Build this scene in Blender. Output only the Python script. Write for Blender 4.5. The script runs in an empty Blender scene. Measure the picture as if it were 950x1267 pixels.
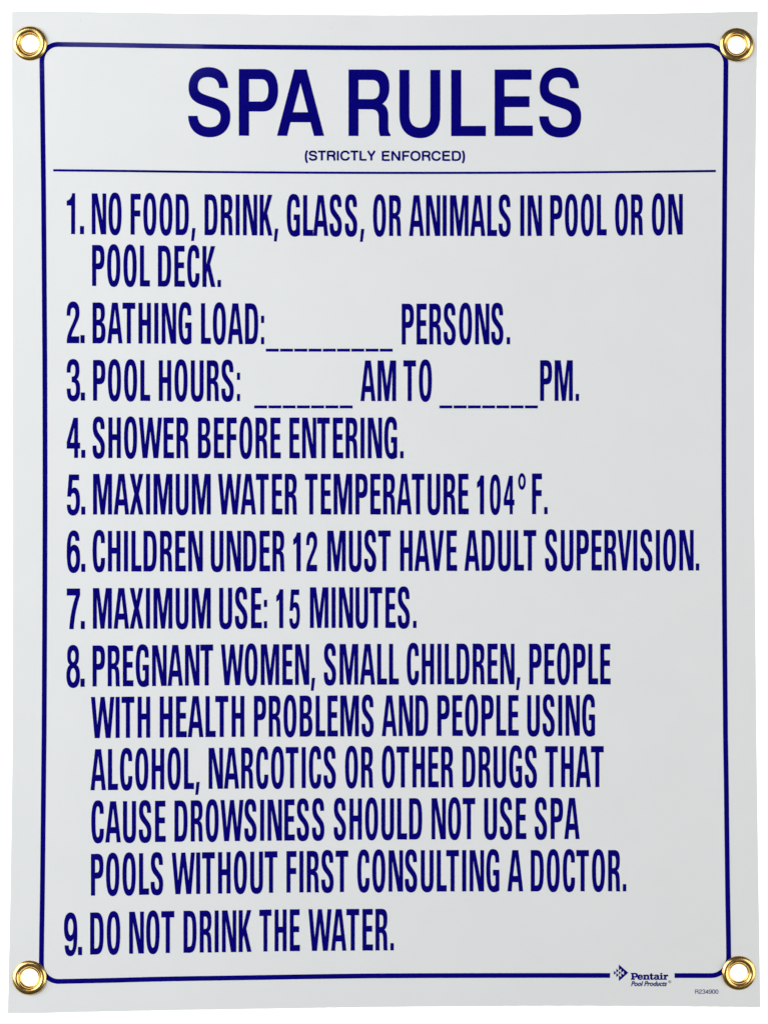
import bpy, math, random, re
from mathutils import Vector
from mathutils.geometry import tessellate_polygon, delaunay_2d_cdt

random.seed(7)
sc = bpy.context.scene
C = sc.collection
S = 0.4957e-3          # metres on the sign for one unit of the layout drawing
CX, CY = 475.0, 633.5  # centre of the layout
CAM_H = 2.0            # height of the camera above the table

# ---------------------------------------------------------------- camera
cd = bpy.data.cameras.new('camera')
cam = bpy.data.objects.new('camera', cd)
C.objects.link(cam)
cam.location = (0, 0, CAM_H)
cd.sensor_fit = 'VERTICAL'
cd.sensor_height = 36.0
cd.lens = 36.0 * CAM_H / (1267 * S)
cd.clip_start = 0.05
cd.clip_end = 50
sc.camera = cam

# ---------------------------------------------------------------- room light
w = bpy.data.worlds.new('World')
sc.world = w
w.use_nodes = True
w.node_tree.nodes['Background'].inputs[0].default_value = (1.0, 0.97, 0.93, 1)
w.node_tree.nodes['Background'].inputs[1].default_value = 0.065

def softbox(name, loc, target, sx, sy, power, col):
    l = bpy.data.lights.new(name, 'AREA')
    l.shape = 'RECTANGLE'; l.size = sx; l.size_y = sy
    l.energy = power; l.color = col
    o = bpy.data.objects.new(name, l)
    o.location = loc
    d = Vector(target) - Vector(loc)
    o.rotation_euler = d.to_track_quat('-Z', 'Y').to_euler()
    C.objects.link(o)
    return o

softbox('softbox', (-1.50, 0.38, 1.20), (-0.05, 0.0, 0), 1.8, 2.0, 56.0, (0.965, 0.985, 1.0))
softbox('softbox', (1.60, -0.20, 1.20), (0.02, 0.0, 0), 1.6, 2.0, 24.5, (1.0, 0.985, 0.955))
softbox('added_sheen_light', (-0.285, 0.745, 1.9), (-0.285, 0.745, 0), 0.16, 0.49, 1.2, (1.0, 1.0, 1.0))  # added lamp, placed so the top-left border ink mirrors it as sheen

sc.view_settings.view_transform = 'Standard'
sc.view_settings.look = 'None'
sc.view_settings.exposure = 0.0
sc.view_settings.gamma = 1.0
sc.view_settings.use_curve_mapping = False

# ---------------------------------------------------------------- materials
def mat(name):
    m = bpy.data.materials.new(name)
    m.use_nodes = True
    return m, m.node_tree, m.node_tree.nodes['Principled BSDF']

def noise(nt, scale, detail=2, rough=0.5, coord=None):
    n = nt.nodes.new('ShaderNodeTexNoise')
    n.inputs['Scale'].default_value = scale
    n.inputs['Detail'].default_value = detail
    n.inputs['Roughness'].default_value = rough
    if coord is None:
        coord = nt.nodes.new('ShaderNodeTexCoord').outputs['Object']
    nt.links.new(coord, n.inputs['Vector'])
    return n

def ramp(nt, src, stops):
    r = nt.nodes.new('ShaderNodeValToRGB')
    el = r.color_ramp.elements
    while len(el) < len(stops): el.new(0.5)
    for e, (p, c) in zip(el, stops):
        e.position = p; e.color = c if len(c) == 4 else (*c, 1)
    nt.links.new(src, r.inputs['Fac'])
    return r

def bump(nt, bsdf, src, dist, strength=1.0, prev=None):
    b = nt.nodes.new('ShaderNodeBump')
    b.inputs['Distance'].default_value = dist
    b.inputs['Strength'].default_value = strength
    nt.links.new(src, b.inputs['Height'])
    if prev: nt.links.new(prev.outputs[0], b.inputs['Normal'])
    nt.links.new(b.outputs[0], bsdf.inputs['Normal'])
    return b

# white vinyl-faced board, faint mottling, a few dust specks
m_white, nt, b = mat('white_vinyl')
n1 = noise(nt, 26, 4, 0.6)
r1 = ramp(nt, n1.outputs['Fac'], [(0.3, (0.702, 0.714, 0.719)), (0.7, (0.718, 0.730, 0.735))])
vo = nt.nodes.new('ShaderNodeTexVoronoi'); vo.inputs['Scale'].default_value = 38
nt.links.new(nt.nodes.new('ShaderNodeTexCoord').outputs['Object'], vo.inputs['Vector'])
spk = ramp(nt, vo.outputs['Distance'], [(0.012, (1, 1, 1)), (0.036, (0, 0, 0))])
sel = nt.nodes.new('ShaderNodeSeparateColor'); nt.links.new(vo.outputs['Color'], sel.inputs[0])
gt = nt.nodes.new('ShaderNodeMath'); gt.operation = 'GREATER_THAN'; gt.inputs[1].default_value = 0.72
nt.links.new(sel.outputs[0], gt.inputs[0])
mu = nt.nodes.new('ShaderNodeMath'); mu.operation = 'MULTIPLY'
nt.links.new(spk.outputs[0], mu.inputs[0]); nt.links.new(gt.outputs[0], mu.inputs[1])
mu2 = nt.nodes.new('ShaderNodeMath'); mu2.operation = 'MULTIPLY'; mu2.inputs[1].default_value = 0.30
nt.links.new(mu.outputs[0], mu2.inputs[0])
mx = nt.nodes.new('ShaderNodeMix'); mx.data_type = 'RGBA'
nt.links.new(mu2.outputs[0], mx.inputs['Factor'])
nt.links.new(r1.outputs[0], mx.inputs['A'])
mx.inputs['B'].default_value = (0.40, 0.42, 0.44, 1)
nt.links.new(mx.outputs['Result'], b.inputs['Base Color'])
b.inputs['Roughness'].default_value = 0.34
b.inputs['IOR'].default_value = 1.46
n2 = noise(nt, 900, 2, 0.5)
b1 = bump(nt, b, n2.outputs['Fac'], 0.00002, 0.35)
n3 = noise(nt, 14, 2, 0.5)
bump(nt, b, n3.outputs['Fac'], 0.0006, 0.5, b1)

# navy screen-print ink
m_ink, nt, b = mat('navy_ink')
n1 = noise(nt, 60, 3, 0.6)
r1 = ramp(nt, n1.outputs['Fac'], [(0.3, (0.0010, 0.0003, 0.146)), (0.7, (0.0020, 0.0008, 0.162))])
nt.links.new(r1.outputs[0], b.inputs['Base Color'])
b.inputs['Roughness'].default_value = 0.075
b.inputs['IOR'].default_value = 1.30
n3 = noise(nt, 14, 2, 0.5)
bump(nt, b, n3.outputs['Fac'], 0.0006, 0.5)

# the small print is thin ink that lets the white through
m_thin, nt, b = mat('thin_navy_ink')
b.inputs['Base Color'].default_value = (0.020, 0.022, 0.17, 1)
b.inputs['Roughness'].default_value = 0.4

# bare cut edge of the board
m_edge, nt, b = mat('cut_edge')
n1 = noise(nt, 400, 3, 0.6)
r1 = ramp(nt, n1.outputs['Fac'], [(0.3, (0.50, 0.50, 0.48)), (0.7, (0.66, 0.66, 0.65))])
nt.links.new(r1.outputs[0], b.inputs['Base Color'])
b.inputs['Roughness'].default_value = 0.7

# polished brass
m_brass, nt, b = mat('brass')
n1 = noise(nt, 260, 4, 0.65)
r1 = ramp(nt, n1.outputs['Fac'], [(0.32, (0.76, 0.46, 0.13)), (0.62, (0.86, 0.60, 0.22))])
nt.links.new(r1.outputs[0], b.inputs['Base Color'])
b.inputs['Metallic'].default_value = 1.0
r2 = ramp(nt, n1.outputs['Fac'], [(0.3, (0.19,) * 3), (0.7, (0.27,) * 3)])
nt.links.new(r2.outputs[0], b.inputs['Roughness'])
n2 = noise(nt, 180, 2, 0.5)
bump(nt, b, n2.outputs['Fac'], 0.00002, 0.4)

# white table top: glow added to the surface so it stays pure white
m_table, nt, b = mat('glowing_white')
b.inputs['Base Color'].default_value = (0.8, 0.8, 0.8, 1)
b.inputs['Roughness'].default_value = 0.6
b.inputs['Emission Color'].default_value = (1, 1, 1, 1)
b.inputs['Emission Strength'].default_value = 0.85

# ---------------------------------------------------------------- helpers
def interp(pts, t):
    """smooth (monotone enough) interpolation through measured points"""
    n = len(pts)
    if t <= pts[0][0]: i = 0
    elif t >= pts[-1][0]: i = n - 2
    else:
        i = max(k for k in range(n - 1) if pts[k][0] <= t)
    x0, y0 = pts[i]; x1, y1 = pts[i + 1]
    m = lambda k: (pts[min(k + 1, n - 1)][1] - pts[max(k - 1, 0)][1]) / (pts[min(k + 1, n - 1)][0] - pts[max(k - 1, 0)][0])
    h = x1 - x0; u = (t - x0) / h
    if u < 0: return y0 + m(i) * (t - x0)
    if u > 1: return y1 + m(i + 1) * (t - x1)
    return ((2*u**3 - 3*u**2 + 1) * y0 + (u**3 - 2*u**2 + u) * h * m(i)
            + (-2*u**3 + 3*u**2) * y1 + (u**3 - u**2) * h * m(i + 1))

def lin(pts, t):
    if t <= pts[0][0]: return pts[0][1]
    for (x0, y0), (x1, y1) in zip(pts, pts[1:]):
        if t <= x1: return y0 + (y1 - y0) * (t - x0) / (x1 - x0)
    return pts[-1][1]

THICK = 0.0009
GR = [(37.4, 53.9), (910.8, 55.4), (36.9, 1209.6), (913.6, 1203.9)]
def height(px, py):
    """top face of the slightly warped board above the table"""
    u = (px - CX) / 465.0; v = (py - CY) / 620.0
    z = 0.0012
    z += 0.0013 * abs(u) ** 3 + 0.0012 * abs(v) ** 4        # corners ride on the grommet backs
    z += 0.00035 * math.sin(2.6 * v + 0.8 * u + 0.4) + 0.00025 * math.cos(3.4 * u - 1.7 * v)
    for gx, gy in GR:                                       # the board is pinched where a grommet grips it
        r = math.hypot(px - gx, py - gy)
        z -= 0.00022 * math.exp(-max(r - 20.0, 0.0) / 9.0)
    return z + 0.0003

def P(px, py, lift=0.0):
    z = height(px, py) + lift
    k = (CAM_H - z) / CAM_H
    return Vector(((px - CX) * S * k, (CY - py) * S * k, z))

def link(name, verts, faces, m, parent=None, smooth=False, kind=None, label=None):
    me = bpy.data.meshes.new(name)
    me.from_pydata(verts, [], faces)
    me.update()
    for mm in (m if isinstance(m, (list, tuple)) else [m]): me.materials.append(mm)
    if smooth:
        me.polygons.foreach_set('use_smooth', [True] * len(me.polygons))
    o = bpy.data.objects.new(name, me)
    C.objects.link(o)
    if parent: o.parent = parent
    if kind: o['kind'] = kind
    if label: o['label'] = label
    return o

# ---------------------------------------------------------------- setting
tv = [(-2.2, -2.2, 0), (2.2, -2.2, 0), (2.2, 2.2, 0), (-2.2, 2.2, 0)]
tv += [(x, y, -0.04) for x, y, _ in tv]
table = link('white_table', tv, [(0, 1, 2, 3), (7, 6, 5, 4), (0, 4, 5, 1), (1, 5, 6, 2), (2, 6, 7, 3), (3, 7, 4, 0)], m_table)  # plain white ground, its glow is added to wash out shadows
table['kind'] = 'structure'
table['label'] = 'plain bright white surface under the sign'

# ---------------------------------------------------------------- the sign
sign = bpy.data.objects.new('spa_rules_sign', None)
C.objects.link(sign)
sign['label'] = 'white spa rules sign with navy lettering, navy border and brass corner grommets'
sign['category'] = 'sign'

LEFT = [(14, 15.1), (100, 15.0), (190, 15.3), (250, 15.5), (400, 15.8), (640, 16.2), (900, 15.8), (960, 15.3), (1100, 13.2), (1160, 12.0), (1253, 10.0)]
RIGHT = [(14, 937.2), (100, 935.5), (190, 934.5), (250, 933.6), (400, 932.5), (460, 932.5), (610, 932.9), (670, 933.2), (900, 935.2), (960, 936), (1100, 937.9), (1160, 938.9), (1246, 940.3)]
TOP = [(15, 14.4), (60, 13.9), (120, 14.8), (200, 16.0), (280, 17.0), (430, 18.4), (510, 18.7), (650, 18.0), (730, 17.3), (830, 16.2), (937, 13.8)]
BOT = [(10, 1253.8), (50, 1253.5), (80, 1252.8), (120, 1252), (200, 1250.3), (280, 1249), (430, 1246.6), (510, 1245.8), (650, 1244.8), (730, 1244.8), (830, 1245.3), (940, 1246.3)]
HOLE_R = 13.2

outline = []
N = 150
def jit(a): return random.uniform(-a, a)
for i in range(N):
    x = 15.1 + (937.2 - 15.1) * i / N
    outline.append((x, interp(TOP, x) + (jit(0.10) if i else 0)))
for i in range(N):
    y = 13.9 + (1246.3 - 13.9) * i / N
    outline.append((interp(RIGHT, y) + (jit(0.06) if i else 0), y))
for i in range(N):
    x = 940.3 - (940.3 - 10) * i / N
    outline.append((x, interp(BOT, x) + (jit(0.18) if i else 0)))
for i in range(N):
    y = 1253.8 - (1253.8 - 14.4) * i / N
    outline.append((interp(LEFT, y) + (jit(0.06) if i else 0), y))
pts = [Vector(p) for p in outline]
edges = [(i, (i + 1) % len(pts)) for i in range(len(pts))]
for gx, gy in GR:
    k0 = len(pts)
    for a in range(48):
        pts.append(Vector((gx + HOLE_R * math.cos(a * math.tau / 48), gy + HOLE_R * math.sin(a * math.tau / 48))))
        edges.append((k0 + a, k0 + (a + 1) % 48))
for iy in range(1, 104):
    for ix in range(1, 78):
        x = 14 + ix * 11.85; y = 16 + iy * 11.85
        if not (interp(LEFT, y) + 5 < x < interp(RIGHT, y) - 5 and interp(TOP, x) + 5 < y < interp(BOT, x) - 5): continue
        if any(math.hypot(x - gx, y - gy) < HOLE_R + 3 for gx, gy in GR): continue
        pts.append(Vector((x, y)))
cv, ce, cf, *_ = delaunay_2d_cdt(pts, edges, [], 0, 1e-5, False)
faces2 = []
out_poly = outline
def inside(x, y):
    if any(math.hypot(x - gx, y - gy) < HOLE_R * 0.99 for gx, gy in GR): return False
    r = False; n = len(out_poly); j = n - 1
    for i in range(n):
        xi, yi = out_poly[i]; xj, yj = out_poly[j]
        if (yi > y) != (yj > y) and x < (xj - xi) * (y - yi) / (yj - yi) + xi: r = not r
        j = i
    return r
for f in cf:
    mx_ = sum(cv[i][0] for i in f) / len(f); my_ = sum(cv[i][1] for i in f) / len(f)
    if inside(mx_, my_):
        a = sum(cv[f[i]][0] * cv[f[(i + 1) % len(f)]][1] - cv[f[(i + 1) % len(f)]][0] * cv[f[i]][1] for i in range(len(f)))
        faces2.append(list(f) if a < 0 else list(reversed(f)))   # y runs down in the layout
nv = len(cv)
verts = [P(p[0], p[1]) for p in cv] + [P(p[0], p[1]) - Vector((0, 0, THICK)) for p in cv]
faces = [tuple(f) for f in faces2] + [tuple(i + nv for i in reversed(f)) for f in faces2]
nflat = len(faces)
cnt = {}
for f in faces2:
    for i in range(len(f)):
        cnt[(f[i], f[(i + 1) % len(f)])] = 1
sides = [(a, b_) for (a, b_) in cnt if (b_, a) not in cnt]
# side walls have their own vertices so that shading stays crisp at the cut
base = len(verts)
for a, b_ in sides:
    verts += [verts[a].copy(), verts[b_].copy(), verts[b_ + nv].copy(), verts[a + nv].copy()]
    faces.append((base + 1, base, base + 3, base + 2)); base += 4
board = link('board', verts, faces, [m_white, m_edge], sign, smooth=True)
for i, p in enumerate(board.data.polygons):
    if i >= nflat: p.material_index = 1; p.use_smooth = False

# ---------------------------------------------------------------- print: outline tools
KV, KH = 0.78, 0.60
def path(s, ncurve=9):
    """small path language: M L C and v/h quarter arcs that leave vertically/horizontally"""
    tk = re.findall(r'[MLCvhZ]|-?[0-9.]+', s)
    cont = []; cur = None; i = 0; cmd = None
    num = lambda k: [float(t) for t in tk[i:i + k]]
    while i < len(tk):
        if tk[i] in 'MLCvhZ' and len(tk[i]) == 1:
            cmd = tk[i]; i += 1
            if cmd == 'Z': continue
        if cmd == 'M':
            x, y = num(2); i += 2; cur = [(x, y)]; cont.append(cur); cmd = 'L'
        elif cmd == 'L':
            x, y = num(2); i += 2; cur.append((x, y))
        else:
            x0, y0 = cur[-1]
            if cmd == 'C': x1, y1, x2, y2, x, y = num(6); i += 6
            else:
                x, y = num(2); i += 2
                if cmd == 'v': x1, y1, x2, y2 = x0, y0 + KV * (y - y0), x - KH * (x - x0), y
                else: x1, y1, x2, y2 = x0 + KH * (x - x0), y0, x, y - KV * (y - y0)
            for k in range(1, ncurve + 1):
                t = k / ncurve; q = 1 - t
                cur.append((q**3*x0 + 3*q*q*t*x1 + 3*q*t*t*x2 + t**3*x, q**3*y0 + 3*q*q*t*y1 + 3*q*t*t*y2 + t**3*y))
    out = []
    for c in cont:
        d = [c[0]]
        for p in c[1:]:
            if abs(p[0]-d[-1][0]) + abs(p[1]-d[-1][1]) > 1e-4: d.append(p)
        if abs(d[0][0]-d[-1][0]) + abs(d[0][1]-d[-1][1]) < 1e-4: d.pop()
        out.append(d)
    return out

def ring(cx, cy, rx, ry, n=28):
    return [(cx + rx * math.cos(a * math.tau / n), cy + ry * math.sin(a * math.tau / n)) for a in range(n)]

# condensed list lettering: 252 units = cap height.   glyph: (outline, left bearing, right bearing)
NINE_SRC = 'M78,192 L54,192 C53,212 49,222 40,222 C27,222 24,200 24,150 C30,164 38,168 46,168 C70,168 82,140 82,82 C82,20 66,-7 41,-7 C12,-7 0,30 0,122 C0,215 14,257 42,257 C66,257 77,236 78,192'
G = {
 'O': ('M0,127 v40,258 h80,127 v40,-5 h0,127 M24,127 v40,33 h56,127 v40,221 h24,127', 10, 10),
 'C': ('M74,176 L51,176 L51,188 v38,222 h24,127 v38,32 h51,72 L51,84 L75,84 L75,70 v39,-5 h0,127 v39,258 h74,190 Z', 10, 8),
 'G': ('M79,176 L56,176 L56,190 v40,222 h24,127 v41,32 C50,32 57,37 57,54 L57,96 L42,96 L42,132 L80,132 L80,7 C70,-1 58,-5 48,-5 h0,127 v40,258 h79,190 Z', 10, 10),
 'S': ('M73,179 L50,179 C50,208 47,223 37,223 C28,223 25,212 25,195 C25,170 34,158 47,140 C62,119 75,104 75,66 v37,-5 h0,62 L0,77 L23,77 C23,46 27,31 37,31 C48,31 51,42 51,60 C51,84 43,96 30,112 C14,131 1,148 1,190 v37,257 h73,188 Z', 8, 12),
 'A': ('M0,0 L29,252 L64,252 L93,0 L69,0 L64.5,56 L28.5,56 L24,0 Z M32.5,94 L61,94 L46.7,212 Z', 2, 3),
 'B': ('M0,0 L0,252 L40,252 C62,252 75,238 75,192 C75,160 70,140 56,131 C72,122 79,104 79,66 C79,18 64,0 40,0 Z M24,146 L24,216 L36,216 C48,216 51,207 51,181 C51,155 48,146 36,146 Z M24,36 L24,110 L38,110 C50,110 54,101 54,73 C54,45 50,36 38,36 Z', 11, 10),
 'D': ('M0,0 L0,252 L36,252 C68,252 80,222 80,126 C80,30 68,0 36,0 Z M24,36 L24,216 L36,216 C52,216 56,196 56,126 C56,56 52,36 36,36 Z', 11, 10),
 'E': ('M0,0 L0,252 L62,252 L62,216 L24,216 L24,150 L59,150 L59,114 L24,114 L24,37 L64,37 L64,0 Z', 11, 5),
 'F': ('M0,0 L0,252 L61,252 L61,216 L24,216 L24,149 L59,149 L59,112 L24,112 L24,0 Z', 11, 8),
 'H': ('M0,0 L0,252 L24,252 L24,148 L52,148 L52,252 L76,252 L76,0 L52,0 L52,111 L24,111 L24,0 Z', 11, 11),
 'I': ('M0,0 L0,252 L24,252 L24,0 Z', 11, 11),
 'K': ('M0,0 L0,252 L24,252 L24,138 L52,252 L78,252 L46,140 L79,0 L53,0 L31,102 L24,78 L24,0 Z', 11, 4),
 'L': ('M0,0 L0,252 L24,252 L24,38 L60,38 L60,0 Z', 11, 3),
 'M': ('M0,0 L0,252 L37,252 L58,92 L79,252 L115,252 L115,0 L91.5,0 L91.5,196 L69.5,0 L46.5,0 L23.5,196 L23.5,0 Z', 11, 10),
 'N': ('M0,0 L0,252 L33,252 L66,82 L66,252 L88,252 L88,0 L56,0 L22.5,190 L22.5,0 Z', 11, 5),
 'P': ('M0,0 L0,252 L36,252 C66,252 75,232 75,177 C75,122 66,102 36,102 L24,102 L24,0 Z M24,139 L24,216 L34,216 C47,216 51,206 51,177 C51,149 47,139 34,139 Z', 11, 7),
 'R': ('M0,0 L0,252 L36,252 C62,252 72,236 72,190 C72,152 66,134 53,126 C66,118 70,105 71,70 L72,20 C72,10 73,4 75,0 L51,0 C49,8 49,20 48,66 C47,98 44,106 32,106 L24,106 L24,0 Z M24,142 L24,216 L34,216 C45,216 49,206 49,179 C49,152 45,142 34,142 Z', 11, 7),
 'T': ('M27,0 L27,214 L0,214 L0,252 L78,252 L78,214 L51,214 L51,0 Z', 1, 10),
 'U': ('M0,252 L0,70 C0,15 14,-5 39,-5 C64,-5 78,15 78,70 L78,252 L54,252 L54,68 C54,42 51,32 39,32 C27,32 24,42 24,68 L24,252 Z', 11, 10),
 'V': ('M0,252 L25,252 L43,72 L61,252 L85,252 L56,0 L29,0 Z', 1, 1),
 'W': ('M0,252 L24,252 L39,80 L59,252 L83,252 L104,80 L118,252 L142,252 L119,0 L90,0 L71,170 L52,0 L23,0 Z', 2, -2),
 'X': ('M0,252 L27,252 L42,172 L57,252 L82,252 L55,128 L83,0 L56,0 L41,80 L25,0 L0,0 L28,128 Z', 3, 6),
 '.': ('M0,0 L0,44 L20,44 L20,0 Z', 10, 8),
 ';': ('M0,0 L0,50 L24,50 L24,0 Z', 0, 0),                   # the heavier stop after a rule number
 ',': ('M0,-36 L7,44 L26,44 L16,-36 Z', 6, 8),
 ':': ('M0,0 L0,44 L18,44 L18,0 Z M0,131 L0,176 L18,176 L18,131 Z', 9, 8),
 '1': ('M27,0 L27,176 L0,176 L0,206 C16,208 29,222 33,252 L50,252 L50,0 Z', 6, 12),
 'i': ('M18,0 L18,188 C13,180 7,175 0,172 L0,209 C11,217 18,232 20,252 L42,252 L42,0 Z', 6, 12),
 '2': ('M0,170 L22,170 C22,205 26,219 38,219 C50,219 54,207 54,187 C54,160 44,140 28,105 C8,62 0,40 0,0 L78,0 L78,42 L28,42 C32,62 42,82 56,112 C70,142 79,160 79,190 C79,238 62,258 40,258 C14,258 0,232 0,180 Z', 8, 8),
 '3': ('M0,173 L22,173 C22,208 26,222 38,222 C48,222 52,210 52,186 C52,160 47,148 34,148 L30,148 L30,113 L34,113 C50,113 56,102 56,70 C56,42 50,30 38,30 C26,30 23,42 23,74 L0,74 C0,20 14,-6 39,-6 C66,-6 80,20 80,68 C80,104 74,122 60,132 C70,142 76,160 76,188 C76,236 62,257 38,257 C12,257 0,232 0,180 Z', 8, 8),
 '4': ('M46,0 L46,58 L0,58 L0,98 L42,250 L69,250 L69,95 L82,95 L82,58 L69,58 L69,0 Z M21,95 L46,95 L46,190 Z', 5, 5),
 '5': ('M14,250 L76,250 L76,214 L35,214 L31,160 C36,166 42,168 48,168 C70,168 81,140 81,84 C81,25 66,-6 39,-6 C14,-6 1,16 1,62 L24,62 C24,40 28,30 39,30 C52,30 57,48 57,82 C57,118 52,134 40,134 C32,134 27,126 26,112 L3,112 Z', 8, 8),
 '6': (NINE_SRC, 8, 8),
 '7': ('M0,252 L82,252 L82,212 C62,150 46,80 42,0 L16,0 C20,78 36,150 56,209 L0,209 Z', 5, 5),
 '8': ('M41,257 C64,257 77,235 77,195 C77,162 72,145 62,135 C76,124 83,104 83,68 C83,20 67,-7 41,-7 C15,-7 0,20 0,68 C0,104 7,124 21,135 C10,145 5,162 5,195 C5,235 18,257 41,257 Z', 6, 6),
 '9': ('', 8, 8),
 '0': ('M0,127 v40,258 h80,127 v40,-5 h0,127 M25,127 v40,35 h55,127 v40,219 h25,127', 8, 8),
}
GL = {k: path(v[0]) for k, v in G.items() if v[0]}
GL['6'].append(ring(41, 81, 17, 51))
GL['8'] += [ring(41, 187, 14.5, 36), ring(41, 71, 18, 44)]
GL['9'] = [[(82 - x, 251 - y) for x, y in c] for c in GL['6']]
GL['d'] = [ring(23, 51, 23, 51), ring(23, 51, 11, 30)]           # degree ring

# heading lettering: 302 units = cap height
H = {
 'S': 'M180,216 L140,216 C138,250 120,265 87,265 C56,265 43,248 43,222 C43,196 60,190 96,178 C150,162 190,150 190,88 C190,28 152,-7 97,-7 C40,-7 2,26 0,89 L42,89 C44,56 62,38 97,38 C130,38 146,54 146,84 C146,112 128,118 90,130 C40,145 2,158 2,218 C2,274 38,310 90,310 C146,310 178,276 180,216 Z',
 'P': 'M0,0 L0,302 L108,302 C152,302 176,265 176,206 C176,148 152,110 108,110 L45,110 L45,0 Z M45,155 L45,256 L100,256 C122,256 133,240 133,206 C133,172 122,155 100,155 Z',
 'A': 'M0,0 L78,301 L133,301 L212,0 L167,0 L151,62 L60,62 L45,0 Z M71,107 L140,107 L105.5,240 Z',
 'R': 'M0,0 L0,301 L115,301 C160,301 183,275 183,222 C183,183 170,158 151,146 C170,136 178,120 178,88 L178,40 C178,22 181,14 188,8 L188,0 L142,0 C138,10 136,22 136,45 L136,84 C134,112 124,121 100,121 L44,121 L44,0 Z M44,167 L44,254 L104,254 C128,254 139,242 139,210 C139,180 128,167 104,167 Z',
 'U': 'M0,300 L0,95 C0,30 35,-9 92,-9 C149,-9 183,30 183,95 L183,300 L139,300 L139,95 C139,60 124,38 92,38 C60,38 44,60 44,95 L44,300 Z',
 'L': 'M0,0 L0,300 L44,300 L44,46 L156,46 L156,0 Z',
 'E': 'M0,0 L0,301 L166,301 L166,255 L44,255 L44,180 L157,180 L157,131 L44,131 L44,47 L172,47 L172,0 Z',
}

def area(c): return sum(c[i][0]*c[(i+1) % len(c)][1] - c[(i+1) % len(c)][0]*c[i][1] for i in range(len(c))) / 2
def pin(p, c):
    r = False; j = len(c) - 1
    for i in range(len(c)):
        if (c[i][1] > p[1]) != (c[j][1] > p[1]) and p[0] < (c[j][0]-c[i][0])*(p[1]-c[i][1])/(c[j][1]-c[i][1]) + c[i][0]: r = not r
        j = i
    return r

class Print:
    bold = 0.0
    """collects flat inked shapes in layout units and lays them on the board"""
    def __init__(self): self.v = []; self.f = []
    def shape(self, contours, lift=0.00010):
        # group holes with the outline they lie in
        outs = [c for c in contours if not any(pin(c[0], o) for o in contours if o is not c)]
        holes = [c for c in contours if c not in outs]
        if self.bold:
            for c in contours: self.band(c + [c[0], c[1]], self.bold, lift + 0.00002)
        for o in outs:
            loops = [o] + [h for h in holes if pin(h[0], o)]
            flat = [p for l in loops for p in l]
            tris = tessellate_polygon([[Vector((x, y, 0)) for x, y in l] for l in loops])
            b0 = len(self.v)
            self.v += [P(x, y, lift) for x, y in flat]
            for a, b_, c in tris:
                (ax, ay), (bx, by), (cx, cy) = flat[a], flat[b_], flat[c]
                s = (bx-ax)*(cy-ay) - (cx-ax)*(by-ay)
                if abs(s) < 1e-9: continue
                self.f.append((b0+a, b0+b_, b0+c) if s < 0 else (b0+a, b0+c, b0+b_))
    def band(self, centre, width, lift=0.00010):
        """a ribbon along a centre line"""
        n = len(centre); b0 = len(self.v)
        for i, (x, y) in enumerate(centre):
            x0, y0 = centre[max(i-1, 0)]; x1, y1 = centre[min(i+1, n-1)]
            d = math.hypot(x1-x0, y1-y0); nx, ny = -(y1-y0)/d, (x1-x0)/d
            self.v.append(P(x + nx*width/2, y + ny*width/2, lift)); self.v.append(P(x - nx*width/2, y - ny*width/2, lift))
        for i in range(n-1):
            a = b0 + 2*i
            self.f.append((a, a+2, a+3, a+1))
    def make(self, name, m, parent, **k):
        o = link(name, self.v, self.f, m, parent, **k)
        # every face looks up
        if sum(p.normal.z * p.area for p in o.data.polygons) < 0: o.data.flip_normals()
        return o

def lay(pr, glyph, x0, w_units, sx, base, cap_units, cap):
    """one glyph: left edge at x0, horizontal scale sx, on a base line function"""
    out = []
    for c in glyph:
        q = []
        for gx, gy in c:
            X = x0 + gx * sx
            q.append((X, base(X) - gy / cap_units * cap(X)))
        # ends of long straight strokes need no more points: the warp is gentle
        out.append(q)
    pr.shape(out)

def gw(ch): return max(x for c in GL[ch] for x, y in c)
KERN = {('L', 'A'): -4, ('A', 'T'): -3, ('A', 'S'): -2, ('T', 'A'): -8, ('V', 'E'): 6, ('W', 'E'): 2, ('W', 'A'): -2, ('A', 'V'): -2, ('A', 'X'): -1, ('L', 'T'): -6, ('D', ','): 0}
def word(pr, text, xl, xr, base, cap, cu=252.0):
    """condensed word fitted between its measured left and right edges"""
    x = 0.0; pos = []; prev = None
    for ch in text:
        if prev is not None:
            x += G[prev][2] + G[ch][1] + KERN.get((prev, ch), 0)
        pos.append((ch, x)); x += gw(ch); prev = ch
    sx = (xr - xl) / x
    for ch, gx in pos:
        lay(pr, GL[ch], xl + gx * sx, gw(ch), sx, base, cu, cap)

def dashes(pr, x, y, n):
    for i in range(n):
        a = x + i * 17.6
        pr.shape([[(a, y), (a + 16.0, y), (a + 16.0, y + 3.7), (a, y + 3.7)]])

# ---------------------------------------------------------------- border and divider
LB = [(75, 52.2), (190, 53.7), (250, 54.4), (400, 55.5), (460, 55.9), (640, 56.1), (900, 55.0), (960, 54.4), (1100, 52.9), (1160, 52), (1192, 51.6)]
TB = [(72, 54.9), (120, 55.5), (200, 56.8), (280, 57.9), (430, 59), (510, 59.1), (650, 58.7), (730, 58.1), (830, 56.8), (875, 56)]
RB = [(80, 897.5), (190, 896.4), (250, 895.9), (400, 895), (460, 894.9), (640, 895.1), (900, 896.9), (960, 897.8), (1100, 899.6), (1160, 900.6), (1184, 900.9)]
BB = [(73, 1214.3), (120, 1213.4), (200, 1211.4), (280, 1210.1), (430, 1207.8), (510, 1207.2), (650, 1206.9), (730, 1206.9), (880, 1207.1)]
def rng(a, b_, step=6.0):
    n = max(1, round(abs(b_ - a) / step)); return [a + (b_ - a) * i / n for i in range(n + 1)]
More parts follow.
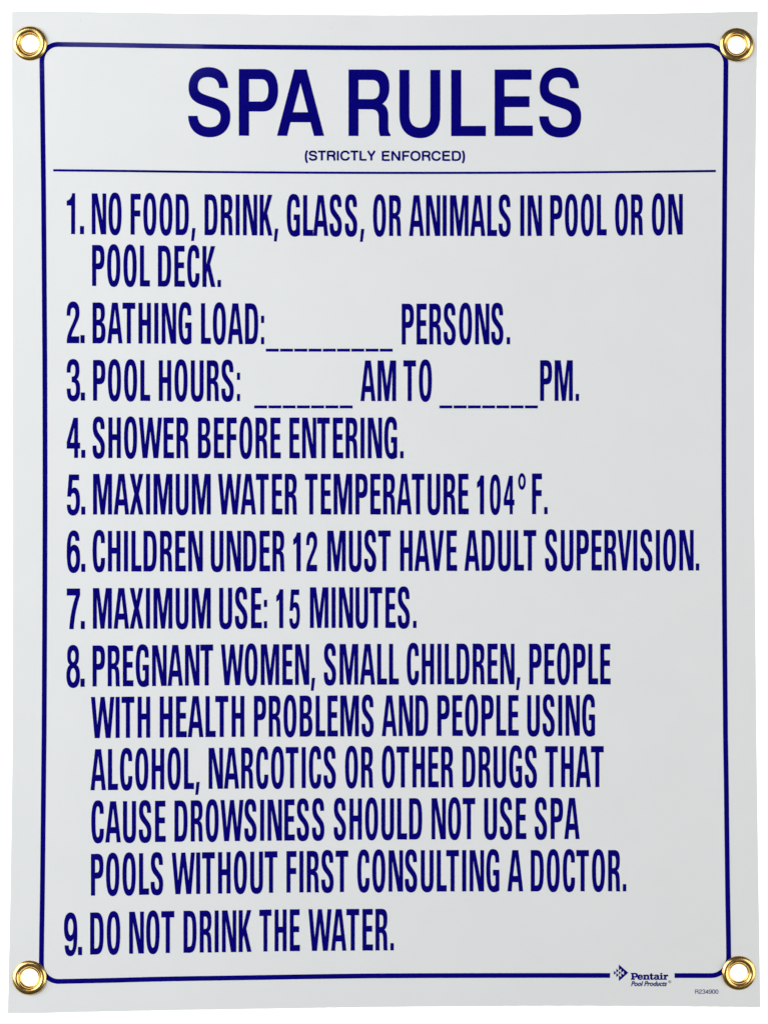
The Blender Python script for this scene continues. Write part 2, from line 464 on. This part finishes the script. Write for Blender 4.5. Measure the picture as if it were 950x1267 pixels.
def corner(p0, c, p1, n=14):
    k = 0.5523
    x1, y1 = p0[0] + (c[0]-p0[0])*k, p0[1] + (c[1]-p0[1])*k
    x2, y2 = p1[0] + (c[0]-p1[0])*k, p1[1] + (c[1]-p1[1])*k
    r = []
    for i in range(1, n):
        t = i/n; q = 1-t
        r.append((q**3*p0[0]+3*q*q*t*x1+3*q*t*t*x2+t**3*p1[0], q**3*p0[1]+3*q*q*t*y1+3*q*t*t*y2+t**3*p1[1]))
    return r
top = [(x, interp(TB, x)) for x in rng(72, 875)]
right = [(interp(RB, y), y) for y in rng(79, 1184)]
left = [(interp(LB, y), y) for y in rng(1192, 76)]
botR = [(x, interp(BB, x)) for x in rng(879, 834)]
botL = [(x, interp(BB, x)) for x in rng(754.3, 73)]
line = []
line += botL
line += corner(botL[-1], (51.5, 1214.6), left[0]) + left
line += corner(left[-1], (52.0, 54.8), top[0]) + top
line += corner(top[-1], (897.6, 55.9), right[0]) + right
line += corner(right[-1], (901.1, 1207.2), botR[0]) + botR
pr = Print(); pr.band(line, 6.0)
pr.make('border_line', m_ink, sign)
DV = [(66.3, 210.7), (150, 211.5), (240, 212.6), (360, 213.5), (480, 213.9), (600, 213.8), (730, 213.1), (885, 211.6)]
pr = Print(); pr.band([(x, interp(DV, x)) for x in rng(66.3, 885)], 2.9)
pr.make('divider_line', m_ink, sign)

# ---------------------------------------------------------------- heading
pr = Print(); pr.bold = 0.30
hb = [(233, 167.7), (400, 168.2), (540, 168.4), (720, 168.2)]
for ch, xl, xr in [('S', 233.1, 285.1), ('P', 295.8, 344.0), ('A', 342.9, 400.9), ('R', 431.3, 482.9), ('U', 494.1, 544.4), ('L', 558.1, 600.8), ('E', 611.8, 658.8), ('S', 666.8, 718.5)]:
    g = path(H[ch], 16)
    wdt = max(x for c in g for x, y in c)
    lay(pr, g, xl, wdt, (xr - xl) / wdt, lambda x: lin(hb, x), 302.0, lambda x: 82.5)
pr.make('heading_text', m_ink, sign)

# ---------------------------------------------------------------- small print in the built-in typeface
def small_text(pr, text, xl, xr, ybase, ycap, offset=0.0, shear=0.0):
    cu = bpy.data.curves.new('tmp', 'FONT')
    cu.body = text; cu.offset = offset; cu.shear = shear; cu.resolution_u = 4
    o = bpy.data.objects.new('tmp', cu); C.objects.link(o)
    bpy.context.view_layer.update()
    me = bpy.data.meshes.new_from_object(o.evaluated_get(bpy.context.evaluated_depsgraph_get()))
    xs = [v.co.x for v in me.vertices]
    cap_h = 0.0
    cu2 = bpy.data.curves.new('tmp', 'FONT'); cu2.body = 'H'
    o2 = bpy.data.objects.new('tmp', cu2); C.objects.link(o2)
    bpy.context.view_layer.update()
    me2 = bpy.data.meshes.new_from_object(o2.evaluated_get(bpy.context.evaluated_depsgraph_get()))
    cap_h = max(v.co.y for v in me2.vertices)
    k = (xr - xl) / (max(xs) - min(xs)); ky = (ybase - ycap) / cap_h
    b0 = len(pr.v)
    pr.v += [P(xl + (v.co.x - min(xs)) * k, ybase - v.co.y * ky, 0.00010) for v in me.vertices]
    pr.f += [tuple(b0 + i for i in p.vertices) for p in me.polygons]
    for ob, d in ((o, cu), (o2, cu2)):
        bpy.data.objects.remove(ob); bpy.data.curves.remove(d)
    bpy.data.meshes.remove(me); bpy.data.meshes.remove(me2)

# monoline lettering: 100 units = cap height.  glyph: (centre lines, left edge, right edge, left bearing, right bearing)
ST = {
 'S': ('M56,69 C55,86 46,93 32,93 C16,93 8,85 8,73 C8,60 18,56 32,53 C48,49 58,44 58,28 C58,14 48,7 33,7 C17,7 8,14 7,31', 0, 65, 4, 4),
 'T': ('M0,93 L60,93 M30,86 L30,0', 0, 60, 2, 2),
 'R': ('M7,0 L7,100 M14,93 L38,93 C52,93 58,87 58,73 C58,59 52,51 38,51 L14,51 M38,44 C52,44 56,39 56,28 C57,14 57,6 62,0', 0, 66, 8, 3),
 'I': ('M7,0 L7,100', 0, 14, 8, 8),
 'C': ('M66,67 C62,84 53,93 39,93 C18,93 7,77 7,50 C7,23 18,7 39,7 C54,7 64,17 66,36', 0, 73, 4, 4),
 'L': ('M7,0 L7,100 M14,7 L54,7', 0, 54, 8, 3),
 'Y': ('M6,100 L32,46 M60,100 L34,46 M33,47 L33,0', 0, 66, 1, 2),
 'E': ('M7,0 L7,100 M14,93 L59,93 M14,53 L55,53 M14,7 L61,7', 0, 61, 8, 5),
 'N': ('M7,0 L7,100 M61,0 L61,100 M9,96 L59,4', 0, 68, 8, 8),
 'F': ('M7,0 L7,100 M14,93 L56,93 M14,50 L50,50', 0, 56, 8, 3),
 'O': ('M39,93 C60,93 71,77 71,50 C71,23 60,7 39,7 C18,7 7,23 7,50 C7,77 18,93 39,93', 0, 78, 4, 4),
 'D': ('M7,0 L7,100 M14,93 L32,93 C54,93 63,80 63,50 C63,20 54,7 32,7 L14,7', 0, 70, 8, 5),
 '(': ('M20,103 C4,74 4,6 20,-24', 0, 24, 5, 3),
 ')': ('M4,103 C20,74 20,6 4,-24', 0, 24, 3, 5),
 '2': ('M4,70 C5,86 13,94 26,94 C39,94 46,86 46,74 C46,60 38,52 26,42 C12,31 5,22 4,7 L48,7', 0, 50, 4, 4),
 '3': ('M4,74 C6,88 14,94 25,94 C37,94 44,87 44,76 C44,62 36,54 22,54 C38,54 47,45 47,31 C47,15 38,7 25,7 C12,7 4,14 3,28', 0, 50, 4, 4),
 '4': ('M38,0 L38,92 M37,90 L4,28 M2,27 L50,27', 0, 50, 4, 4),
 '9': ('M46,68 C46,84 38,94 25,94 C12,94 4,84 4,67 C4,50 13,41 25,41 C38,41 46,51 46,67 C46,25 40,7 24,7 C13,7 6,13 5,24', 0, 50, 4, 4),
 '0': ('M25,94 C40,94 46,78 46,50 C46,22 40,7 25,7 C10,7 4,22 4,50 C4,78 10,94 25,94', 0, 50, 4, 4),
}
def stroke_text(pr, text, xl, xr, ybase, ycap, width):
    x = 0; pos = []; prev = None
    for ch in text:
        g_ = ST[ch]
        if prev: x += ST[prev][4] + g_[3]
        pos.append((ch, x - g_[1])); x += g_[2] - g_[1]; prev = ch
    kx = (xr - xl) / x; ky = (ybase - ycap) / 100.0
    n = 0
    for ch, gx in pos:
        for c in path_open(ST[ch][0]):
            pr.band([(xl + (gx + a) * kx, ybase - b_ * ky) for a, b_ in c], width, 0.00010 + 0.000012 * (n % 6)); n += 1
def path_open(s_):
    out = []
    for part in s_.split('M')[1:]:
        c = path('M' + part, 8)[0]
        nums = [float(t) for t in re.findall(r'-?[0-9.]+', part)]
        if nums[0] == nums[-2] and nums[1] == nums[-1]: c = c + [c[0], c[1]]
        out.append(c)
    return out
pr = Print()
stroke_text(pr, '(STRICTLY', 377.1, 464.6, 198.6, 186.6, 2.5)
stroke_text(pr, 'ENFORCED)', 472.4, 575.1, 198.9, 186.9, 2.5)
pr.make('subheading_text', m_ink, sign)

# ---------------------------------------------------------------- the nine rules
CAPS = lambda x: 50.5
RULES = [
 dict(num=('1', 83.0, 93.2, 99.4, 104.2, 289.7, 50.7), label='rule one, no food, drink, glass or animals', lines=[
   dict(b=[(83, 289.6), (150, 290.2), (234, 290.9), (300, 291.2), (380, 291.9), (520, 292), (660, 292), (720, 291.5), (790, 290.8), (845, 290.3)], c=[(100, 50.7), (845, 50.4)],
    w=[('NO', 114, 150.6), ('FOOD,', 162, 242), ('DRINK,', 253.4, 344.2), ('GLASS,', 355, 450.6), ('OR', 461.6, 496.2), ('ANIMALS', 506, 631.4), ('IN', 643.4, 670), ('POOL', 680.4, 750), ('OR', 760.6, 795), ('ON', 806, 844)]),
   dict(b=[(115, 353.8), (190, 354.5), (270, 355.2)], c=[(100, 50.7)], w=[('POOL', 114.4, 185.6), ('DECK.', 195.8, 273.4)])]),
 dict(num=('2', 83.0, 98.6, 100.0, 105.0, 424.6, 50.4), label='rule two, the bathing load', dash=[(329.0, 431.4, 9)], lines=[
   dict(b=[(83, 424.6), (120, 424.8), (240, 425.5), (320, 425.9), (500, 426.3), (630, 426)], c=[(100, 50.5)], w=[('BATHING', 115, 237), ('LOAD:', 249, 326.8)], x=[[('PERSONS.', 497, 630.6)]])]),
 dict(num=('3', 83.0, 99.4, 100.4, 105.4, 495.6, 50.4), label='rule three, the pool hours', dash=[(314.6, 501.6, 7), (543.4, 501.6, 7)], lines=[
   dict(b=[(83, 495.6), (200, 496.1), (440, 496.4), (660, 496.1)], c=[(100, 50.4)], w=[('POOL', 115.6, 186), ('HOURS:', 196.8, 297)], x=[[('AM', 446, 489.8), ('TO', 499, 534)], [('PM.', 668, 715.8)]])]),
 dict(num=('4', 83.0, 99.4, 101.0, 105.8, 566.6, 50.2), label='rule four, shower before entering', lines=[
   dict(b=[(83, 566.6), (240, 567), (500, 567.1)], c=[(100, 50.4)], w=[('SHOWER', 115, 233.6), ('BEFORE', 245.2, 347.4), ('ENTERING.', 358.2, 499)])]),
 dict(num=('5', 83.0, 99.2, 101.0, 105.8, 636.7, 50.0), label='rule five, the maximum water temperature', deg=(640.8, 650.0, 606.0, 20.6), lines=[
   dict(b=[(83, 636.7), (560, 636.5), (670, 636.2)], c=[(100, 50.4)], w=[('MAXIMUM', 115.6, 260.8), ('WATER', 270, 367.6), ('TEMPERATURE', 377.4, 579.6), ('F', 658, 670), ('.', 673, 677)],
        d=[('i', 590, 598.4), ('0', 605.8, 619), ('4', 623, 636)])]),
 dict(num=('6', 83.0, 99.4, 101.0, 105.8, 707.6, 50.4), label='rule six, adult supervision of children', lines=[
   dict(b=[(83, 707.6), (120, 707.2), (400, 706.9), (560, 706.4), (700, 706), (860, 705.9)], c=[(100, 50.4), (560, 50.3), (860, 50.2)], w=[('CHILDREN', 115, 251), ('UNDER', 261, 352.2), ('MUST', 405, 483.2), ('HAVE', 495, 565.2), ('ADULT', 574.4, 663), ('SUPERVISION.', 674, 864.4)],
        d=[('i', 363, 372), ('2', 379, 392.4)])]),
 dict(num=('7', 83.0, 99.4, 100.4, 105.2, 778.4, 50.2), label='rule seven, the maximum use', lines=[
   dict(b=[(83, 778.4), (120, 778), (240, 777.8), (400, 777), (515, 777)], c=[(100, 50.4)], w=[('MAXIMUM', 115.4, 260.8), ('USE:', 271.4, 330.4), ('MINUTES.', 383.6, 515)],
        d=[('i', 342, 350.4), ('5', 358, 371)])]),
 dict(num=('8', 82.6, 99.2, 100.0, 105.0, 849.8, 50.8), label='rule eight, warning about health and drugs', lines=[
   dict(b=[(83, 849.8), (115, 849.4), (180, 849), (270, 848), (400, 847.4), (560, 846.8), (755, 846.8)], c=[(100, 50.7), (400, 50.5), (755, 50.3)], w=[('PREGNANT', 115, 263.8), ('WOMEN,', 273.6, 389.8), ('SMALL', 400.8, 493.2), ('CHILDREN,', 503.2, 643.4), ('PEOPLE', 654.6, 755)]),
   dict(b=[(113, 913.4), (198, 912.6), (240, 912.1), (400, 911.3), (560, 910.6), (735, 910.4)], c=[(100, 51), (560, 50.5), (735, 50.4)], w=[('WITH', 113, 186), ('HEALTH', 198, 302.4), ('PROBLEMS', 314.4, 462.2), ('AND', 472.4, 529.6), ('PEOPLE', 541, 641.4), ('USING', 652, 735.6)]),
   dict(b=[(113, 977.8), (200, 976.8), (250, 976.2), (400, 974.9), (560, 974.2), (746, 974)], c=[(100, 50.8)], w=[('ALCOHOL,', 112.4, 247.2), ('NARCOTICS', 258.4, 415.4), ('OR', 427, 461.6), ('OTHER', 472.4, 560.6), ('DRUGS', 572, 663.8), ('THAT', 674, 746.4)]),
   dict(b=[(113, 1042.6), (205, 1041.7), (260, 1041), (360, 1040), (420, 1039.1), (590, 1038.4), (720, 1038.2)], c=[(100, 51)], w=[('CAUSE', 113.4, 205.2), ('DROWSINESS', 216.2, 401.2), ('SHOULD', 413, 522), ('NOT', 533.8, 587.6), ('USE', 598.8, 650.8), ('SPA', 661.2, 716.6)]),
   dict(b=[(113, 1108.2), (190, 1106.9), (260, 1105.9), (345, 1104.6), (400, 1104), (500, 1103.2), (560, 1103), (775, 1102.8)], c=[(113, 51.6), (775, 51)], w=[('POOLS', 113, 202), ('WITHOUT', 212.8, 343.2), ('FIRST', 354.6, 430.8), ('CONSULTING', 442, 617.4), ('A', 627.6, 646.8), ('DOCTOR.', 656.4, 774.2)])]),
 dict(num=('9', 79.6, 96.0, 97.0, 101.8, 1181.8, 51.6), label='rule nine, do not drink the water', lines=[
   dict(b=[(80, 1181.8), (112, 1181.1), (165, 1180), (235, 1178.8), (310, 1177.8), (345, 1177), (480, 1175.9)], c=[(112, 52), (340, 51.8), (480, 51.4)], w=[('DO', 112, 149), ('NOT', 160.2, 215.8), ('DRINK', 227.4, 311.2), ('THE', 321, 371), ('WATER.', 381.6, 487)])]),
]
for R in RULES:
    pr = Print(); pr.bold = 0.30
    for L in R['lines']:
        base = lambda x, L=L: interp(L['b'], x) if L['b'][0][0] < x < L['b'][-1][0] else lin(L['b'], x)
        cap = lambda x, L=L: lin(L['c'], x)
        for t, xl, xr in L['w']:
            word(pr, t, xl, xr, base, cap)
        for ch, xl, xr in L.get('d', []):          # figures inside a line are a little lower than the capitals
            sx = (xr - xl) / gw(ch)
            lay(pr, GL[ch], xl, gw(ch), sx, base, 252.0, lambda x: cap(x) * 0.955)
    if 'deg' in R:
        xl, xr, yb, hh = R['deg']
        lay(pr, GL['d'], xl, 46, (xr - xl) / 46.0, lambda x: yb, 102.0, lambda x: hh)
    t = pr.make('rule_text', m_ink, sign, label=R['label'])
    for grp in R['lines'][0].get('x', []):         # words that stand after a blank to fill in
        px_ = Print(); px_.bold = 0.30; L = R['lines'][0]
        for tx, xl, xr in grp: word(px_, tx, xl, xr, lambda x: lin(L['b'], x), lambda x: lin(L['c'], x))
        px_.make('rule_word', m_ink, t)
    ch, xl, xr, dl, dr, yb, hh = R['num']
    pn = Print(); pn.bold = 0.25
    lay(pn, GL[ch], xl, gw(ch), (xr - xl) / gw(ch), lambda x: yb, 252.0, lambda x: hh)
    lay(pn, GL[';'], dl, 24, (dr - dl) / 24.0, lambda x: yb, 252.0, lambda x: hh)
    pn.make('rule_number', m_ink, t)
    for dx, dy, n in R.get('dash', []):
        pb = Print(); dashes(pb, dx, dy, n); pb.make('blank_line', m_ink, t)

# ---------------------------------------------------------------- maker's mark
K = 1 / 10.556
def LX(x, y): return (750 + x * K, 1185 + y * K)
pr = Print(); pr.bold = 0.22
def tri(*p): pr.shape([[(756 + x / 39.6, 1190 + y / 39.6) for x, y in p]])
tri((120, 450), (226, 545), (120, 640))
tri((240, 340), (350, 438), (240, 530)); tri((240, 560), (350, 652), (240, 745))
tri((365, 455), (468, 545), (365, 632))
tri((365, 140), (818, 540), (365, 940), (365, 668), (478, 752), (478, 558), (608, 645), (608, 445), (478, 532), (478, 335), (365, 422))
emb = pr.make('logo_emblem', m_ink, sign)
# slab-serif name
pr = Print(); pr.bold = 0.42
def g(s, x, sc_=1.0):
    pr.shape([[LX(x + a * sc_, 286 - b_ * sc_) for a, b_ in c] for c in path(s, 8)])
g('M0,0 L0,14 L12,14 L12,72 L0,72 L0,86 L52,86 C76,86 88,76 88,57 C88,38 76,28 52,28 L34,28 L34,14 L50,14 L50,0 Z M34,42 L34,72 L50,72 C61,72 65,67 65,57 C65,47 61,42 50,42 Z', 318)
e_ = 'M68,17 C60,6 50,-2 35,-2 C13,-2 0,11 0,31 C0,51 14,65 35,65 C57,65 69,50 69,27 L22,27 C23,17 28,12 37,12 C44,12 49,15 53,20 Z M22,38 L48,38 C47,47 43,52 35,52 C27,52 23,47 22,38 Z'
g(e_, 404)
g('M0,0 L0,12 L9,12 L9,50 L0,50 L0,62 L29,62 L29,54 C35,61 42,65 51,65 C66,65 74,56 74,40 L74,12 L83,12 L83,0 L44,0 L44,12 L53,12 L53,37 C53,45 50,49 43,49 C35,49 30,43 30,35 L30,12 L38,12 L38,0 Z', 478)
g('M10,62 L10,18 C10,5 18,-2 31,-2 C38,-2 45,0 50,4 L47,17 C43,14 40,13 37,13 C33,13 31,15 31,20 L31,49 L47,49 L47,62 L31,62 L31,82 L10,78 L10,62 L0,62 L0,49 L10,49 Z', 562)
g('M62,0 L62,10 C55,2 47,-2 35,-2 C18,-2 6,6 6,19 C6,33 18,40 42,41 L48,41 C48,49 44,52 36,52 C30,52 26,50 24,46 L9,48 C11,59 22,65 39,65 C60,65 69,57 69,42 L69,12 L77,12 L77,0 Z M48,30 L48,25 C47,16 42,11 35,11 C29,11 26,14 26,19 C26,26 32,29 42,30 Z', 612)
g('M0,0 L0,12 L9,12 L9,50 L0,50 L0,62 L30,62 L30,12 L39,12 L39,0 Z M9,70 L9,86 L30,86 L30,70 Z', 695)
g('M0,0 L0,12 L10,12 L10,50 L0,50 L0,62 L29,62 L29,48 C34,59 41,65 51,65 C54,65 57,64 60,63 L60,42 C56,44 52,45 48,45 C37,45 31,38 31,26 L31,12 L44,12 L44,0 Z', 741)
pr.make('maker_name', m_ink, emb)
pr = Print()
small_text(pr, 'Pool Products', 780.1, 824.6, 1219.9, 1214.2, 0.034, 0.28)
rg = [LX(824 + 18 * math.cos(a * math.tau / 20), 314 + 19 * math.sin(a * math.tau / 20)) for a in range(20)]
ri = [LX(824 + 14 * math.cos(a * math.tau / 20), 314 + 15 * math.sin(a * math.tau / 20)) for a in range(20)]
pr.shape([rg, ri])
small_text(pr, 'R', 827.3, 829.0, 1215.6, 1213.9)
pr.make('maker_caption', m_thin, emb)
pr = Print()
stroke_text(pr, 'R234900', 859.1, 888.0, 1229.7, 1224.2, 0.72)
pr.make('part_number_text', m_thin, sign)

# ---------------------------------------------------------------- grommets
def lathe(profile, n=96):
    v = []; f = []
    for r, z in profile:
        for a in range(n):
            t = a * math.tau / n
            v.append((r * math.cos(t), r * math.sin(t), z))
    for i in range(len(profile) - 1):
        for a in range(n):
            b_ = (a + 1) % n
            f.append((i*n + a, (i+1)*n + a, (i+1)*n + b_, i*n + b_))
    return v, f
def smoothp(p, n=4):
    """Catmull-Rom through the profile points"""
    o = []
    for i in range(len(p) - 1):
        p0 = p[max(i-1, 0)]; p1 = p[i]; p2 = p[i+1]; p3 = p[min(i+2, len(p)-1)]
        for k in range(n):
            t = k / n
            o.append(tuple(0.5*((2*p1[j]) + (-p0[j]+p2[j])*t + (2*p0[j]-5*p1[j]+4*p2[j]-p3[j])*t*t + (-p0[j]+3*p1[j]-3*p2[j]+p3[j])*t**3) for j in (0, 1)))
    o.append(p[-1]); return o
mm = 0.001
flange = smoothp([(10.42, -0.05), (10.56, 0.22), (10.42, 0.62), (10.0, 1.05), (9.3, 1.45), (8.45, 1.65), (7.6, 1.55), (6.95, 1.2), (6.5, 0.65), (6.3, 0.05), (6.27, -0.6)], 6)
flange = [(r*mm, z*mm) for r, z in flange]
eyelet = smoothp([(6.24, -0.25), (6.1, -0.12), (5.85, -0.12), (5.5, -0.4), (5.24, -0.9), (5.16, -1.35), (5.3, -1.62), (5.8, -1.75), (8.8, -1.8)], 6)
eyelet = [(r*mm, z*mm) for r, z in eyelet]
for i, (gx, gy) in enumerate(GR):
    p = P(gx, gy)
    tilt = [(0.05, -0.03), (-0.03, 0.055), (0.045, 0.03), (-0.06, -0.03)][i]
    v, f = lathe(flange)
    fl = link('grommet', v, [tuple(reversed(q)) for q in f], m_brass, sign, smooth=True)
    fl.location = p
    fl.rotation_euler = (tilt[0], tilt[1], i * 1.3)
    v, f = lathe(eyelet)
    v = [(x, y, z) for x, y, z in v]
    link('eyelet_barrel', v, [tuple(reversed(q)) for q in f], m_brass, fl, smooth=True)
